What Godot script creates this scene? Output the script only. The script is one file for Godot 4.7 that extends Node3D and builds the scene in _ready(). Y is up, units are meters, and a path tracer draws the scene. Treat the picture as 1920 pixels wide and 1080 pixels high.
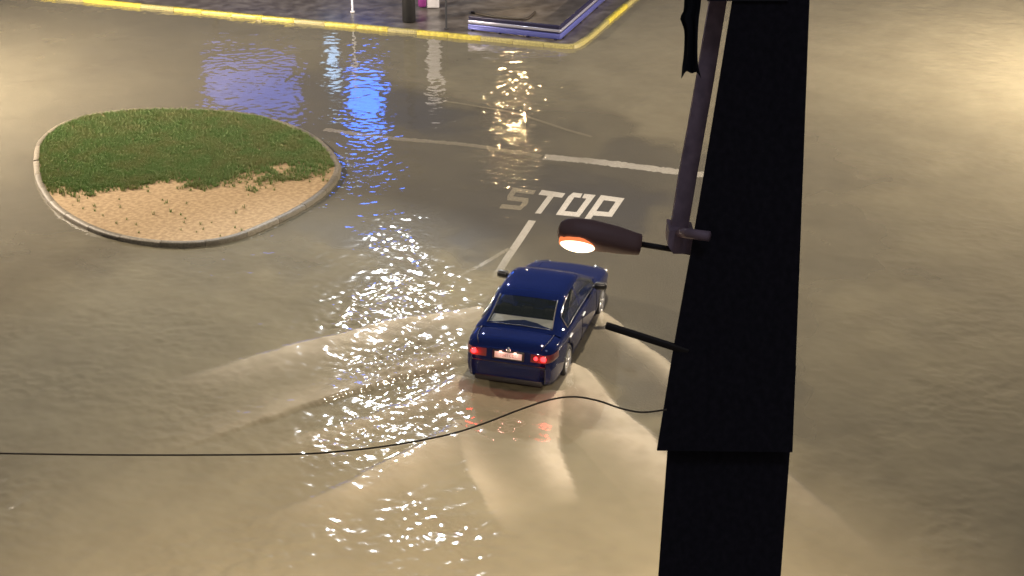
extends Node3D

const F := 3000.0            # focal length in pixels of a 1920 x 1080 frame
const EYE := 14.45           # camera height above the water
const PITCH := 25.0
var M := {}
var rng := RandomNumberGenerator.new()

# ------------------------------------------------------------------ helpers
func ray(u: float, v: float) -> Vector3:
	var p := deg_to_rad(PITCH)
	return Vector3(0, -sin(p), -cos(p)) + Vector3(1, 0, 0) * (u - 960.0) / F + Vector3(0, cos(p), -sin(p)) * (540.0 - v) / F

func ground(u: float, v: float, y := 0.0) -> Vector3:
	var d := ray(u, v)
	return Vector3(0, EYE, 0) + d * ((y - EYE) / d.y)

func space(u: float, v: float, depth: float) -> Vector3:
	return Vector3(0, EYE, 0) + ray(u, v) * depth

func lin(r: float, g: float, b: float, a := 1.0) -> Color:
	var c := Color(r, g, b).linear_to_srgb()
	c.a = a
	return c

func mat(called: String, c: Color, rough := 0.6, metal := 0.0) -> StandardMaterial3D:
	var m := StandardMaterial3D.new()
	m.resource_name = called
	m.albedo_color = c
	m.roughness = rough
	m.metallic = metal
	M[called] = m
	return m

func noise_tex(freq: float, lo: Color, hi: Color, sz := 512, s := 1, normal := false, bump := 4.0) -> NoiseTexture2D:
	var n := FastNoiseLite.new()
	n.seed = s
	n.frequency = freq
	n.fractal_octaves = 4
	var t := NoiseTexture2D.new()
	t.width = sz
	t.height = sz
	t.seamless = true
	t.noise = n
	if normal:
		t.as_normal_map = true
		t.bump_strength = bump
	else:
		var g := Gradient.new()
		g.set_color(0, lo)
		g.set_color(1, hi)
		t.color_ramp = g
	return t

func triplanar(m: StandardMaterial3D, metres: float) -> void:
	m.uv1_triplanar = true
	m.uv1_world_triplanar = true
	m.uv1_scale = Vector3.ONE / metres

func st() -> SurfaceTool:
	var s := SurfaceTool.new()
	s.begin(Mesh.PRIMITIVE_TRIANGLES)
	s.set_smooth_group(0)
	return s

func tri(s: SurfaceTool, a: Vector3, b: Vector3, c: Vector3) -> void:
	s.add_vertex(a)
	s.add_vertex(b)
	s.add_vertex(c)

func quad(s: SurfaceTool, a: Vector3, b: Vector3, c: Vector3, d: Vector3) -> void:
	tri(s, a, b, c)
	tri(s, a, c, d)

func build(s: SurfaceTool, called: String, m: Material, parent: Node = self) -> MeshInstance3D:
	s.generate_normals()
	var o := MeshInstance3D.new()
	o.name = called
	o.mesh = s.commit()
	o.material_override = m
	parent.add_child(o, true)
	return o

func tag(o: Node, label: String, category: String, group := "") -> Node:
	o.set_meta("label", label)
	o.set_meta("category", category)
	if group:
		o.set_meta("group", group)
	return o

func struct(o: Node) -> Node:
	o.set_meta("kind", "structure")
	return o

func base(called: String, at := Vector3.ZERO, turn := 0.0) -> Node3D:
	var o := Node3D.new()
	o.name = called
	add_child(o, true)
	o.position = at
	o.rotation.y = turn
	return o

# rows of points joined into a skin
func skin(s: SurfaceTool, rows: Array, flip := false, closed := false) -> void:
	for i in rows.size() - 1:
		var a: PackedVector3Array = rows[i]
		var b: PackedVector3Array = rows[i + 1]
		var n := a.size()
		for k in (n if closed else n - 1):
			var l := (k + 1) % n
			if flip:
				quad(s, a[k], b[k], b[l], a[l])
			else:
				quad(s, a[k], a[l], b[l], b[k])

func cap(s: SurfaceTool, ring: PackedVector3Array, flip := false) -> void:
	var c := Vector3.ZERO
	for p in ring:
		c += p / ring.size()
	for k in ring.size():
		var a := ring[k]
		var b := ring[(k + 1) % ring.size()]
		if flip:
			tri(s, c, b, a)
		else:
			tri(s, c, a, b)

# box with rounded edges, placed by a transform
func rbox(s: SurfaceTool, t: Transform3D, size: Vector3, r := 0.01) -> void:
	var h := size / 2.0
	r = minf(r, minf(h.x, minf(h.y, h.z)) * 0.98)
	for ax in 3:
		for sg in [-1.0, 1.0]:
			var u := (ax + 1) % 3
			var w := (ax + 2) % 3
			var rows := []
			for i in 4:
				var row := PackedVector3Array()
				for j in 4:
					var p := Vector3.ZERO
					p[ax] = h[ax] * sg
					p[u] = [-h[u], -h[u] + r, h[u] - r, h[u]][i]
					p[w] = [-h[w], -h[w] + r, h[w] - r, h[w]][j]
					var q := p.clamp(-h + Vector3.ONE * r, h - Vector3.ONE * r)
					var d := p - q
					row.append(t * (q + d.normalized() * r))
				rows.append(row)
			skin(s, rows, sg < 0)

func tube(s: SurfaceTool, path: PackedVector3Array, radii: Array, sides := 10, caps := true) -> void:
	var rows := []
	var side := Vector3.ZERO
	for i in path.size():
		var d := (path[mini(i + 1, path.size() - 1)] - path[maxi(i - 1, 0)]).normalized()
		if side == Vector3.ZERO:
			side = d.cross(Vector3.UP if absf(d.y) < 0.9 else Vector3.RIGHT).normalized()
		side = (side - d * side.dot(d)).normalized()
		var up := d.cross(side)
		var r: float = radii[mini(i, radii.size() - 1)]
		var row := PackedVector3Array()
		for k in sides:
			var a := TAU * k / sides
			row.append(path[i] + (side * cos(a) + up * sin(a)) * r)
		rows.append(row)
	skin(s, rows, true, true)
	if caps:
		cap(s, rows[0], false)
		cap(s, rows[-1], true)

func smooth_path(pts: Array, n := 8) -> PackedVector3Array:
	var out := PackedVector3Array()
	for i in pts.size() - 1:
		var p0: Vector3 = pts[maxi(i - 1, 0)]
		var p1: Vector3 = pts[i]
		var p2: Vector3 = pts[i + 1]
		var p3: Vector3 = pts[mini(i + 2, pts.size() - 1)]
		for k in n:
			out.append(p1.cubic_interpolate(p2, p0, p3, float(k) / n))
	out.append(pts[-1])
	return out

func even(path: PackedVector3Array, step: float) -> PackedVector3Array:   # the same path with points a step apart
	var out := PackedVector3Array([path[0]])
	for p in path:
		if p.distance_to(out[-1]) >= step:
			out.append(p)
	return out

# turned shape about x: profile of Vector2(x, radius)
func lathe_x(s: SurfaceTool, t: Transform3D, prof: Array, sides := 28) -> void:
	var rows := []
	for p in prof:
		var row := PackedVector3Array()
		for k in sides:
			var a := TAU * k / sides
			row.append(t * Vector3(p.x, p.y * cos(a), p.y * sin(a)))
		rows.append(row)
	skin(s, rows, false, true)

func curve(z: float, tab: Array) -> float:
	if z <= tab[0][0]:
		return tab[0][1]
	for i in tab.size() - 1:
		if z <= tab[i + 1][0]:
			var t: float = (z - tab[i][0]) / (tab[i + 1][0] - tab[i][0])
			var p0: Array = tab[maxi(i - 1, 0)]
			var p3: Array = tab[mini(i + 2, tab.size() - 1)]
			var dx: float = tab[i + 1][0] - tab[i][0]
			var m1: float = (tab[i + 1][1] - p0[1]) / maxf(tab[i + 1][0] - p0[0], 1e-5) * dx
			var m2: float = (p3[1] - tab[i][1]) / maxf(p3[0] - tab[i][0], 1e-5) * dx
			var t2 := t * t
			var t3 := t2 * t
			return (2 * t3 - 3 * t2 + 1) * tab[i][1] + (t3 - 2 * t2 + t) * m1 + (-2 * t3 + 3 * t2) * tab[i + 1][1] + (t3 - t2) * m2
	return tab[-1][1]

# ------------------------------------------------------------------ water depth and waves, from places on the ground
var SPOTS := [ # pixel x, pixel y, how much silt hides the road, how rough the water is
	[560, 80, .62, .25], [700, 100, .62, .22], [800, 110, .66, .2], [600, 190, .25, .22], [690, 200, .1, .1], [800, 220, .05, .15], [900, 150, .8, .25], [960, 180, .72, .9],
	[1100, 150, .95, .1], [1200, 100, .95, .1], [1230, 220, .92, .1], [1100, 245, .6, .1], [1000, 250, .4, .35], [960, 300, .42, 1.0], [1200, 290, .3, .1], [1280, 345, .34, .1],
	[680, 290, .36, 1.0], [760, 300, .36, .5], [850, 300, .34, .3], [900, 340, .3, .35], [960, 370, .2, .1], [1060, 380, .04, .05], [1150, 390, .06, .05], [1250, 420, .4, .05],
	[1000, 440, .26, .1], [900, 420, .14, .2], [780, 400, .24, 1.0], [700, 430, .36, .8], [620, 400, .45, .5], [560, 460, .62, .4], [560, 560, .85, .35], [620, 520, .75, .5],
	[760, 500, .5, 1.0], [760, 590, .7, 1.0], [880, 520, .9, .5], [870, 570, .9, .6], [1000, 470, .3, .1], [1200, 500, .32, .08], [1230, 580, .32, .08], [1225, 635, .34, .1], [1160, 670, .42, .15], [1150, 700, .42, .15], [1230, 760, .5, .15], [1120, 660, .5, .15],
	[1090, 740, .9, .2], [1200, 860, 1.0, .12], [560, 680, .95, .5], [740, 680, .9, 2.1], [640, 690, .95, 1.5], [840, 660, .9, 1.8], [700, 640, .9, 1.2], [560, 800, .95, .5], [740, 790, .92, 1.2], [740, 860, .92, 1.4], [740, 950, .85, 1.5], [600, 1000, .8, .6],
	[850, 900, .92, .8], [850, 1040, .8, .8], [960, 900, 1.0, .25], [1100, 900, 1.0, .12], [1200, 1000, .95, .12], [1000, 1050, .85, .3], [300, 100, .5, .2], [100, 60, .6, .2],
	[100, 300, .5, .3], [300, 400, .6, .3], [200, 600, .85, .4], [200, 900, .95, .5], [1500, 100, .9, .25], [1800, 100, .9, .35], [1500, 400, .6, .3], [1800, 400, .75, .5],
	[1400, 720, .4, .1], [1550, 700, .7, .4], [1800, 700, .85, .6], [1500, 1000, .95, .5], [1800, 1000, .95, .6]]
const X0 := -20.0
const Z0 := -60.0
const CS := 0.4
const CW := 101
const CH := 116
var silt := PackedFloat32Array()
var rough := PackedFloat32Array()

func make_fields() -> void:
	var pts := []
	for s in SPOTS:
		var g := ground(s[0], s[1])
		pts.append([g.x, g.z, s[2], s[3]])
	silt.resize(CW * CH)
	rough.resize(CW * CH)
	for j in CH:
		for i in CW:
			var x := X0 + i * CS
			var z := Z0 + j * CS
			var a := 0.0
			var b := 0.0
			var w := 0.0
			for p in pts:
				var dx: float = p[0] - x
				var dz: float = (p[1] - z) * 0.62
				var d := dx * dx + dz * dz + 0.05
				var k := 1.0 / (d * d)
				a += k * p[2]
				b += k * p[3]
				w += k
			silt[j * CW + i] = a / w
			rough[j * CW + i] = b / w

func field(f: PackedFloat32Array, x: float, z: float) -> float:
	var u := clampf((x - X0) / CS, 0, CW - 1.001)
	var v := clampf((z - Z0) / CS, 0, CH - 1.001)
	var i := int(u)
	var j := int(v)
	u -= i
	v -= j
	var k := j * CW + i
	return lerpf(lerpf(f[k], f[k + 1], u), lerpf(f[k + CW], f[k + CW + 1], u), v)

func bed(x: float, z: float) -> float:   # height of the road under the water
	return -0.022 - 0.075 * field(silt, x, z)

# ------------------------------------------------------------------ the scene
func _ready() -> void:
	rng.seed = 7
	set_view()
	make_materials()
	make_fields()
	make_road()
	make_water()
	make_markings()
	make_forecourt()
	make_island()
	make_car()
	make_right_side()
	make_lamps()
	make_cable()
	rebase("stop_lettering", ground(1050, 400))
	rebase("yellow_kerb", ground(875, 70))
	rebase("blue_barrier", ground(1049, 75, .11))
	rebase("grass_island", ground(350, 330))
	rebase("slanted_post", space(1275, 474, 10.85))
	rebase("bracket_lamp", space(1300, 474, 11.0))

func rebase(called: String, p: Vector3) -> void:   # put a thing's origin at its base, its parts staying where they are
	var o := get_node(called) as Node3D
	o.position += p
	for c in o.get_children():
		(c as Node3D).position -= p

func set_view() -> void:
	var cam := Camera3D.new()
	cam.name = "camera"
	add_child(cam)
	cam.position = Vector3(0, EYE, 0)
	cam.rotation_degrees.x = -PITCH
	cam.fov = rad_to_deg(2.0 * atan(540.0 / F))
	cam.near = 0.1
	cam.far = 900.0
	cam.current = true
	var e := Environment.new()
	e.background_mode = Environment.BG_SKY
	var sk := Sky.new()
	var pm := ProceduralSkyMaterial.new()
	pm.sky_top_color = Color(0.30, 0.31, 0.36)
	pm.sky_horizon_color = Color(0.50, 0.47, 0.45)
	pm.sky_curve = 0.2
	pm.ground_bottom_color = Color(0.2, 0.18, 0.16)
	pm.ground_horizon_color = Color(0.4, 0.37, 0.34)
	pm.sun_angle_max = 0.0
	sk.sky_material = pm
	e.sky = sk
	e.background_energy_multiplier = 0.4
	e.tonemap_mode = Environment.TONE_MAPPER_LINEAR
	e.tonemap_exposure = 1.95
	e.sdfgi_enabled = true
	e.ssao_enabled = true
	e.ssil_enabled = true
	var we := WorldEnvironment.new()
	we.name = "environment"
	we.environment = e
	add_child(we)
	var sky_fill := DirectionalLight3D.new()  # weak directional light added as soft night fill, its source unseen
	sky_fill.name = "sky_fill_light"
	sky_fill.light_energy = 0.03
	sky_fill.light_angular_distance = 12.0
	sky_fill.light_color = Color(0.8, 0.85, 1.0)
	sky_fill.rotation_degrees = Vector3(-65, 30, 0)
	sky_fill.shadow_enabled = true
	add_child(sky_fill)

func make_materials() -> void:
	var m := mat("asphalt", lin(.095, .092, .09), .7)
	m.albedo_texture = noise_tex(.16, Color(.45, .45, .45), Color(1.0, 1.0, 1.0), 1024, 3)
	m.normal_enabled = true
	m.normal_texture = noise_tex(.09, Color.BLACK, Color.WHITE, 512, 4, true, 3.0)
	m.normal_scale = .25
	triplanar(m, 3.1)
	m = mat("clear_water", lin(.2, .18, .14, .04), .075)
	m.transparency = BaseMaterial3D.TRANSPARENCY_ALPHA
	m = mat("silt", Color(1, 1, 1), 1.0)
	m.metallic_specular = 0.0
	m.albedo_texture = noise_tex(.006, Color(.95, .945, .94), Color(1, 1, 1), 512, 11)
	m.vertex_color_use_as_albedo = true
	m.transparency = BaseMaterial3D.TRANSPARENCY_ALPHA
	triplanar(m, 5.3)
	m = mat("paint_white", lin(.88, .86, .82), .35)
	m.albedo_texture = noise_tex(.03, Color(.86, .85, .83), Color(1, 1, 1), 512, 5)
	triplanar(m, 1.3)
	m = mat("paint_faded_and_glare", lin(.52, .47, .36), .4)  # faded lines, and the S dulled to stand for glare on the water
	m.albedo_texture = noise_tex(.03, Color(.5, .5, .5), Color(1, 1, 1), 512, 6)
	triplanar(m, .9)
	m = mat("kerb_yellow", lin(.82, .70, .09), .4)
	m.albedo_texture = noise_tex(.02, Color(.62, .6, .62), Color(1, 1, 1), 512, 8)
	triplanar(m, 1.7)
	m = mat("concrete", lin(.17, .155, .14), .3)
	m.albedo_texture = noise_tex(.012, Color(.55, .52, .5), Color(1, 1, 1), 512, 9)
	triplanar(m, 4.0)
	m = mat("kerb_stone", lin(.17, .145, .10), .6)
	m.albedo_texture = noise_tex(.03, Color(.6, .6, .58), Color(1, 1, 1), 512, 10)
	triplanar(m, 1.1)
	m = mat("kerb_stone_pale", lin(.24, .205, .145), .6)
	m.albedo_texture = M.kerb_stone.albedo_texture
	triplanar(m, 1.3)
	m = mat("kerb_yellow_worn", lin(.66, .58, .2), .45)
	m.albedo_texture = noise_tex(.03, Color(.5, .5, .55), Color(1, 1, 1), 512, 18)
	triplanar(m, .9)
	m = mat("soil", lin(.36, .26, .14), .9)
	m.albedo_texture = noise_tex(.02, Color(.78, .75, .72), Color(1, 1, 1), 512, 12)
	triplanar(m, 1.6)
	m = mat("grass", Color(1, 1, 1), .7)
	m.vertex_color_use_as_albedo = true
	m.backlight_enabled = true
	m.backlight = Color(.3, .4, .1)
	m = mat("car_paint", lin(.004, .0095, .06), .6, 0.0)
	m.metallic_specular = 0.0
	m.clearcoat_enabled = true
	m.clearcoat = 1.0
	m.clearcoat_roughness = .03
	mat("car_dark", lin(.012, .012, .014), .5)
	mat("rubber", lin(.014, .014, .015), .7)
	mat("alloy", lin(.72, .72, .72), .28, .75)
	mat("handle", lin(.8, .8, .82), .3, .3)
	mat("chrome", lin(.8, .8, .82), .12, 1.0)
	m = mat("car_glass", lin(.03, .04, .04, .3), .03)
	m.transparency = BaseMaterial3D.TRANSPARENCY_ALPHA
	mat("seat_cloth", lin(.02, .02, .02), 1.0).metallic_specular = 0.0
	mat("shelf_cloth", lin(.28, .29, .27), .9)
	m = mat("tail_lens", lin(.10, .003, .006), .15)
	m.clearcoat_enabled = true
	m = mat("tail_lens_plate", lin(.8, .7, .65), .3)
	m.emission_enabled = true
	m.emission = Color(1, .75, .68)
	m.emission_energy_multiplier = .5
	m = mat("tail_lens_glow", lin(.8, .05, .05), .2)
	m.emission_enabled = true
	m.emission = Color(1, .16, .18)
	m.emission_energy_multiplier = 3.0
	mat("plate", lin(.78, .72, .70), .4)
	mat("plate_ink", lin(.35, .17, .15), .5)
	mat("black_metal", lin(.016, .013, .014), .55)
	m = mat("dark_render", lin(.03, .024, .03), .95)
	m.albedo_texture = noise_tex(.05, Color(.6, .6, .6), Color(1, 1, 1), 256, 13)
	triplanar(m, .8)
	m = mat("grey_metal", lin(.54, .37, .39), .5, 0.0)
	m.albedo_texture = noise_tex(.02, Color(.75, .75, .75), Color(1, 1, 1), 256, 14)
	triplanar(m, .6)
	mat("lamp_shell", lin(.32, .18, .14), .5)
	m = mat("lamp_glow", lin(1, .9, .8), .3)
	m.emission_enabled = true
	m.emission = Color(1, .9, .76)
	m.emission_energy_multiplier = 1.7
	m = mat("painted_rim_light", lin(1, .5, .3), .3)  # orange emission painted on for lens light caught by the reflector
	m.emission_enabled = true
	m.emission = Color(1, .50, .26)
	m.emission_energy_multiplier = .55
	m = mat("lamp_glow_white", lin(1, 1, 1), .3)
	m.emission_enabled = true
	m.emission = Color(1, .95, .86)
	m.emission_energy_multiplier = 400.0
	m = mat("lamp_glow_flood", lin(1, 1, 1), .3)
	m.emission_enabled = true
	m.emission = Color(.96, .98, 1)
	m.emission_energy_multiplier = 2200.0
	m = mat("lamp_glow_warm", lin(1, .9, .7), .3)
	m.emission_enabled = true
	m.emission = Color(1, .86, .62)
	m.emission_energy_multiplier = 300.0
	mat("rag", lin(.010, .011, .013), .95)
	m = mat("rail_blue", lin(.10, .12, .46), .25, .3)
	m.clearcoat_enabled = true
	mat("rail_dark", lin(.015, .014, .05), .35)
	m = mat("rail_silver", lin(.55, .56, .72), .2, .6)
	mat("post_white", lin(.7, .7, .74), .4)
	mat("post_dark", lin(.018, .018, .02), .6)
	mat("purple", lin(.22, .03, .2), .5)
	mat("cable", lin(.16, .12, .07), .6)
	mat("hose", lin(.05, .04, .03), .6)
	m = mat("sign_blue", lin(.1, .25, .9), .3)
	m.emission_enabled = true
	m.emission = Color(.2, .45, 1)
	m.emission_energy_multiplier = 1.5
	m = mat("sign_deep_blue", lin(.1, .15, .7), .3)
	m.emission_enabled = true
	m.emission = Color(.28, .43, .95)
	m.emission_energy_multiplier = .6
	m = mat("sign_pale", lin(.6, .8, .9), .3)
	m.emission_enabled = true
	m.emission = Color(.55, .75, 1)
	m.emission_energy_multiplier = .3

# ------------------------------------------------------------------ road and water
func make_road() -> void:
	var s := st()
	var n := 90
	var rows := []
	for j in n + 1:
		var row := PackedVector3Array()
		for i in n + 1:
			var x := lerpf(-21, 21, float(i) / n)
			var z := lerpf(-61, -13, float(j) / n)
			row.append(Vector3(x, bed(x, z), z))
		rows.append(row)
	skin(s, rows)
	struct(build(s, "road", M.asphalt))
	s = st()
	quad(s, Vector3(-400, -.14, -400), Vector3(400, -.14, -400), Vector3(400, -.14, 200), Vector3(-400, -.14, 200))
	struct(build(s, "ground", M.asphalt))

# ridges thrown up by the car: pixels along the crest, height, width, foam, which side is steep
var WAKES := [
	[[[1122, 588], [1150, 606], [1185, 638], [1225, 670], [1262, 700], [1330, 758], [1420, 840], [1540, 950], [1680, 1070]], .09, .34, .8, 1.0],
	[[[1066, 688], [1098, 703], [1130, 742], [1165, 778], [1205, 815], [1252, 860], [1320, 940], [1400, 1050]], .11, .46, 1.25, 1.0],
	[[[1050, 735], [1042, 790], [1046, 850], [1060, 898], [1088, 945]], .03, .26, 1.2, 1.0],
	[[[905, 582], [820, 594], [740, 608], [640, 634], [527, 660], [400, 695], [280, 730]], .085, .5, .7, -1.0],
	[[[868, 672], [800, 694], [720, 716], [640, 738], [540, 768], [400, 815], [250, 870]], .08, .4, .3, 1.0],
	[[[862, 800], [800, 836], [740, 868], [680, 898], [600, 935], [480, 985]], .09, .4, .35, -1.0],
	[[[850, 790], [872, 840], [884, 890], [920, 950], [980, 1010]], .010, .2, .3, -1.0],
	[[[868, 705], [800, 740], [700, 780], [600, 810], [480, 850]], .022, .22, .2, -1.0]]

func make_water() -> void:
	var cell := 0.046
	var nx := int(38.0 / cell)
	var nz := int(42.0 / cell)
	var x0 := -19.0
	var z0 := -58.0
	var h := PackedFloat32Array()
	var foam := PackedFloat32Array()
	h.resize(nx * nz)
	foam.resize(nx * nz)
	var churn := PackedFloat32Array()
	churn.resize(nx * nz)
	# crests of the wake
	var n0 := FastNoiseLite.new()
	n0.seed = 20
	n0.frequency = .55
	n0.fractal_octaves = 2
	for w in WAKES:
		var pts := []
		for p in w[0]:
			pts.append(ground(p[0], p[1]))
		var path := smooth_path(pts, 40)
		for k in path.size():
			var far := minf(1.0, path[k].distance_to(path[0]) / 2.0)
			path[k] += Vector3(n0.get_noise_2d(path[k].x, path[k].z), 0, n0.get_noise_2d(path[k].z + 50.0, path[k].x)) * .09 * far
		var amp: float = w[1]
		var wid: float = w[2]
		var total := path.size()
		var reach := 1.7
		var r := int(reach / cell)
		var got := PackedFloat32Array()
		var got2 := PackedFloat32Array()
		got.resize(nx * nz)
		got2.resize(nx * nz)
		for k in total - 1:
			var a := path[k]
			var t := (path[k + 1] - a)
			var ln := t.length()
			if ln < 1e-5:
				continue
			t /= ln
			var fade := smoothstep(0.0, .015, float(k) / total) * (1.0 - smoothstep(.55, 1.0, float(k) / total))
			var steps := maxi(1, int(ceil(ln / cell)))
			for q in steps:
				var p := a + t * (ln * q / steps)
				for o in range(-r, r + 1):
					var sd: float = o * cell * .7
					var xx := p.x + t.z * sd
					var zz := p.z - t.x * sd
					var side: float = -sd * w[4]
					var f := exp(-side * side / (wid * wid * .035)) if side < 0 else exp(-side * side / (wid * wid * 1.6))
					var g := smoothstep(-.04, .05, side) * exp(-maxf(side, 0.0) / (.35 + .6 * wid))
					var ci := int((xx - x0) / cell)
					var cj := int((zz - z0) / cell)
					for e in 4:
						var i := ci + (e & 1)
						var j := cj + (e >> 1)
						if i < 0 or j < 0 or i >= nx or j >= nz:
							continue
						var id := j * nx + i
						got[id] = maxf(got[id], f * fade)
						got2[id] = maxf(got2[id], g * fade)
		for id in nx * nz:
			if got[id] > 0.0:
				h[id] += amp * got[id]
				foam[id] = maxf(foam[id], w[3] * got[id])
				churn[id] = maxf(churn[id], got2[id] * minf(1.0, .4 + w[3]))
	pass
	var n1 := FastNoiseLite.new()
	n1.seed = 21
	n1.frequency = 1.0 / 1.1
	n1.fractal_octaves = 2
	var n2 := FastNoiseLite.new()
	n2.seed = 22
	n2.frequency = 1.0 / .33
	n2.fractal_octaves = 1
	var n3 := FastNoiseLite.new()
	n3.seed = 23
	n3.frequency = 1.0 / .15
	n3.fractal_octaves = 1
	var n4 := FastNoiseLite.new()
	n4.seed = 24
	n4.frequency = 1.0 / 2.6
	n4.fractal_octaves = 3
	var verts := PackedVector3Array()
	var cols := PackedColorArray()
	verts.resize(nx * nz)
	cols.resize(nx * nz)
	for j in nz:
		for i in nx:
			var id := j * nx + i
			var x := x0 + i * cell
			var z := z0 + j * cell
			var wx := n4.get_noise_2d(x, z)
			var wz := n4.get_noise_2d(x + 71.3, z - 33.1)
			var sl := field(silt, x + wx * 1.0, z + wz * 1.6)
			var ro := field(rough, x + wx * .8, z + wz * 1.2)
			var patch := smoothstep(-.35, .35, n4.get_noise_2d(x * .8 + 11.0, z * .8))
			ro *= .45 + .8 * patch
			var y := n1.get_noise_2d(x + wz * .4, z * 1.3) * (.003 + .017 * ro) + n2.get_noise_2d(x, z * 1.25) * (.0012 + .0105 * ro) + n3.get_noise_2d(x, z * 1.2) * (.0045 + .002 * ro) * ro
			verts[id] = Vector3(x, y + h[id] * (.8 + .5 * wx + .15 * n1.get_noise_2d(x * 1.7 + 9.0, z * 1.7)), z)
			var grain := n2.get_noise_2d(x * .7 + 5.0, z * .7) * .03 + wx * .05
			var f := clampf(foam[id] * (.85 + .35 * n1.get_noise_2d(x * 2.1, z * 2.1 + 40.0)), 0.0, 1.0) * .8
			var c := (Color(.245, .222, .155) * (1.0 + grain)).lerp(Color(.37, .325, .235), clampf(churn[id] * (1.0 + wx), 0.0, 1.0))
			c = c.lerp(Color(.60, .54, .43), f)
			var edge := smoothstep(0.0, 1.5, minf(minf(i, nx - 1 - i), minf(j, nz - 1 - j)) * cell)
			c.a = clampf(maxf(.04 + .96 * sl + wz * .06, maxf(foam[id] * .9, churn[id])), .05, 1.0) * edge
			cols[id] = c
	pass
	var norms := PackedVector3Array()
	norms.resize(nx * nz)
	for j in nz:
		for i in nx:
			var l := verts[j * nx + maxi(i - 1, 0)]
			var r2 := verts[j * nx + mini(i + 1, nx - 1)]
			var a := verts[maxi(j - 1, 0) * nx + i]
			var b := verts[mini(j + 1, nz - 1) * nx + i]
			norms[j * nx + i] = (b - a).cross(r2 - l).normalized()
	var idx := PackedInt32Array()
	idx.resize((nx - 1) * (nz - 1) * 6)
	var k2 := 0
	for j in nz - 1:
		for i in nx - 1:
			var a := j * nx + i
			idx[k2] = a
			idx[k2 + 1] = a + 1
			idx[k2 + 2] = a + nx + 1
			idx[k2 + 3] = a
			idx[k2 + 4] = a + nx + 1
			idx[k2 + 5] = a + nx
			k2 += 6
	var arr := []
	arr.resize(Mesh.ARRAY_MAX)
	arr[Mesh.ARRAY_VERTEX] = verts
	arr[Mesh.ARRAY_NORMAL] = norms
	arr[Mesh.ARRAY_COLOR] = cols
	arr[Mesh.ARRAY_INDEX] = idx
	var am := ArrayMesh.new()
	am.add_surface_from_arrays(Mesh.PRIMITIVE_TRIANGLES, arr)
	var o := MeshInstance3D.new()
	o.name = "flood_water"
	o.mesh = am
	o.material_override = M.clear_water
	add_child(o)
	struct(o)
	var o2 := MeshInstance3D.new()
	o2.name = "muddy_water"
	o2.mesh = am
	o2.material_override = M.silt
	o2.position.y = -.004
	add_child(o2)
	struct(o2)

# ------------------------------------------------------------------ painted markings
func lay(p: Vector3, up := .004) -> Vector3:
	return Vector3(p.x, bed(p.x, p.z) + up, p.z)

func paint_quad(s: SurfaceTool, q: Array, n := 4) -> void:   # four ground pixels, laid on the road
	var w := []
	for p in q:
		w.append(ground(p.x, p.y))
	var rows := []
	for j in n + 1:
		var row := PackedVector3Array()
		for i in n + 1:
			var a: Vector3 = w[0].lerp(w[1], float(i) / n)
			var b: Vector3 = w[3].lerp(w[2], float(i) / n)
			row.append(lay(a.lerp(b, float(j) / n)))
		rows.append(row)
	skin(s, rows, true)

func stripe(s: SurfaceTool, pix: Array, width: float, up := .004, ragged := 0.0) -> void:
	var pts := []
	for p in pix:
		pts.append(ground(p[0], p[1]))
	var path := smooth_path(pts, 24)
	var rows := []
	for i in path.size():
		var d := (path[mini(i + 1, path.size() - 1)] - path[maxi(i - 1, 0)]).normalized()
		var nrm := Vector3(d.z, 0, -d.x)
		var wl := width * .5 * (1.0 + ragged * rng.randf_range(-1, .4))
		var wr := width * .5 * (1.0 + ragged * rng.randf_range(-1, .4))
		rows.append(PackedVector3Array([lay(path[i] - nrm * wl, up), lay(path[i], up), lay(path[i] + nrm * wr, up)]))
	skin(s, rows, true)

func letter(parent: Node, c: Array, strokes: Array, m: Material) -> void:
	# c: bottom-left, bottom-right, top-right, top-left pixels; strokes: four corners in the letter's square
	var s := st()
	for k in strokes:
		var q := []
		for p in k:
			var a: Vector2 = c[0].lerp(c[1], p[0])
			var b: Vector2 = c[3].lerp(c[2], p[0])
			q.append(a.lerp(b, p[1]))
		paint_quad(s, q)
	build(s, "letter", m, parent)

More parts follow.
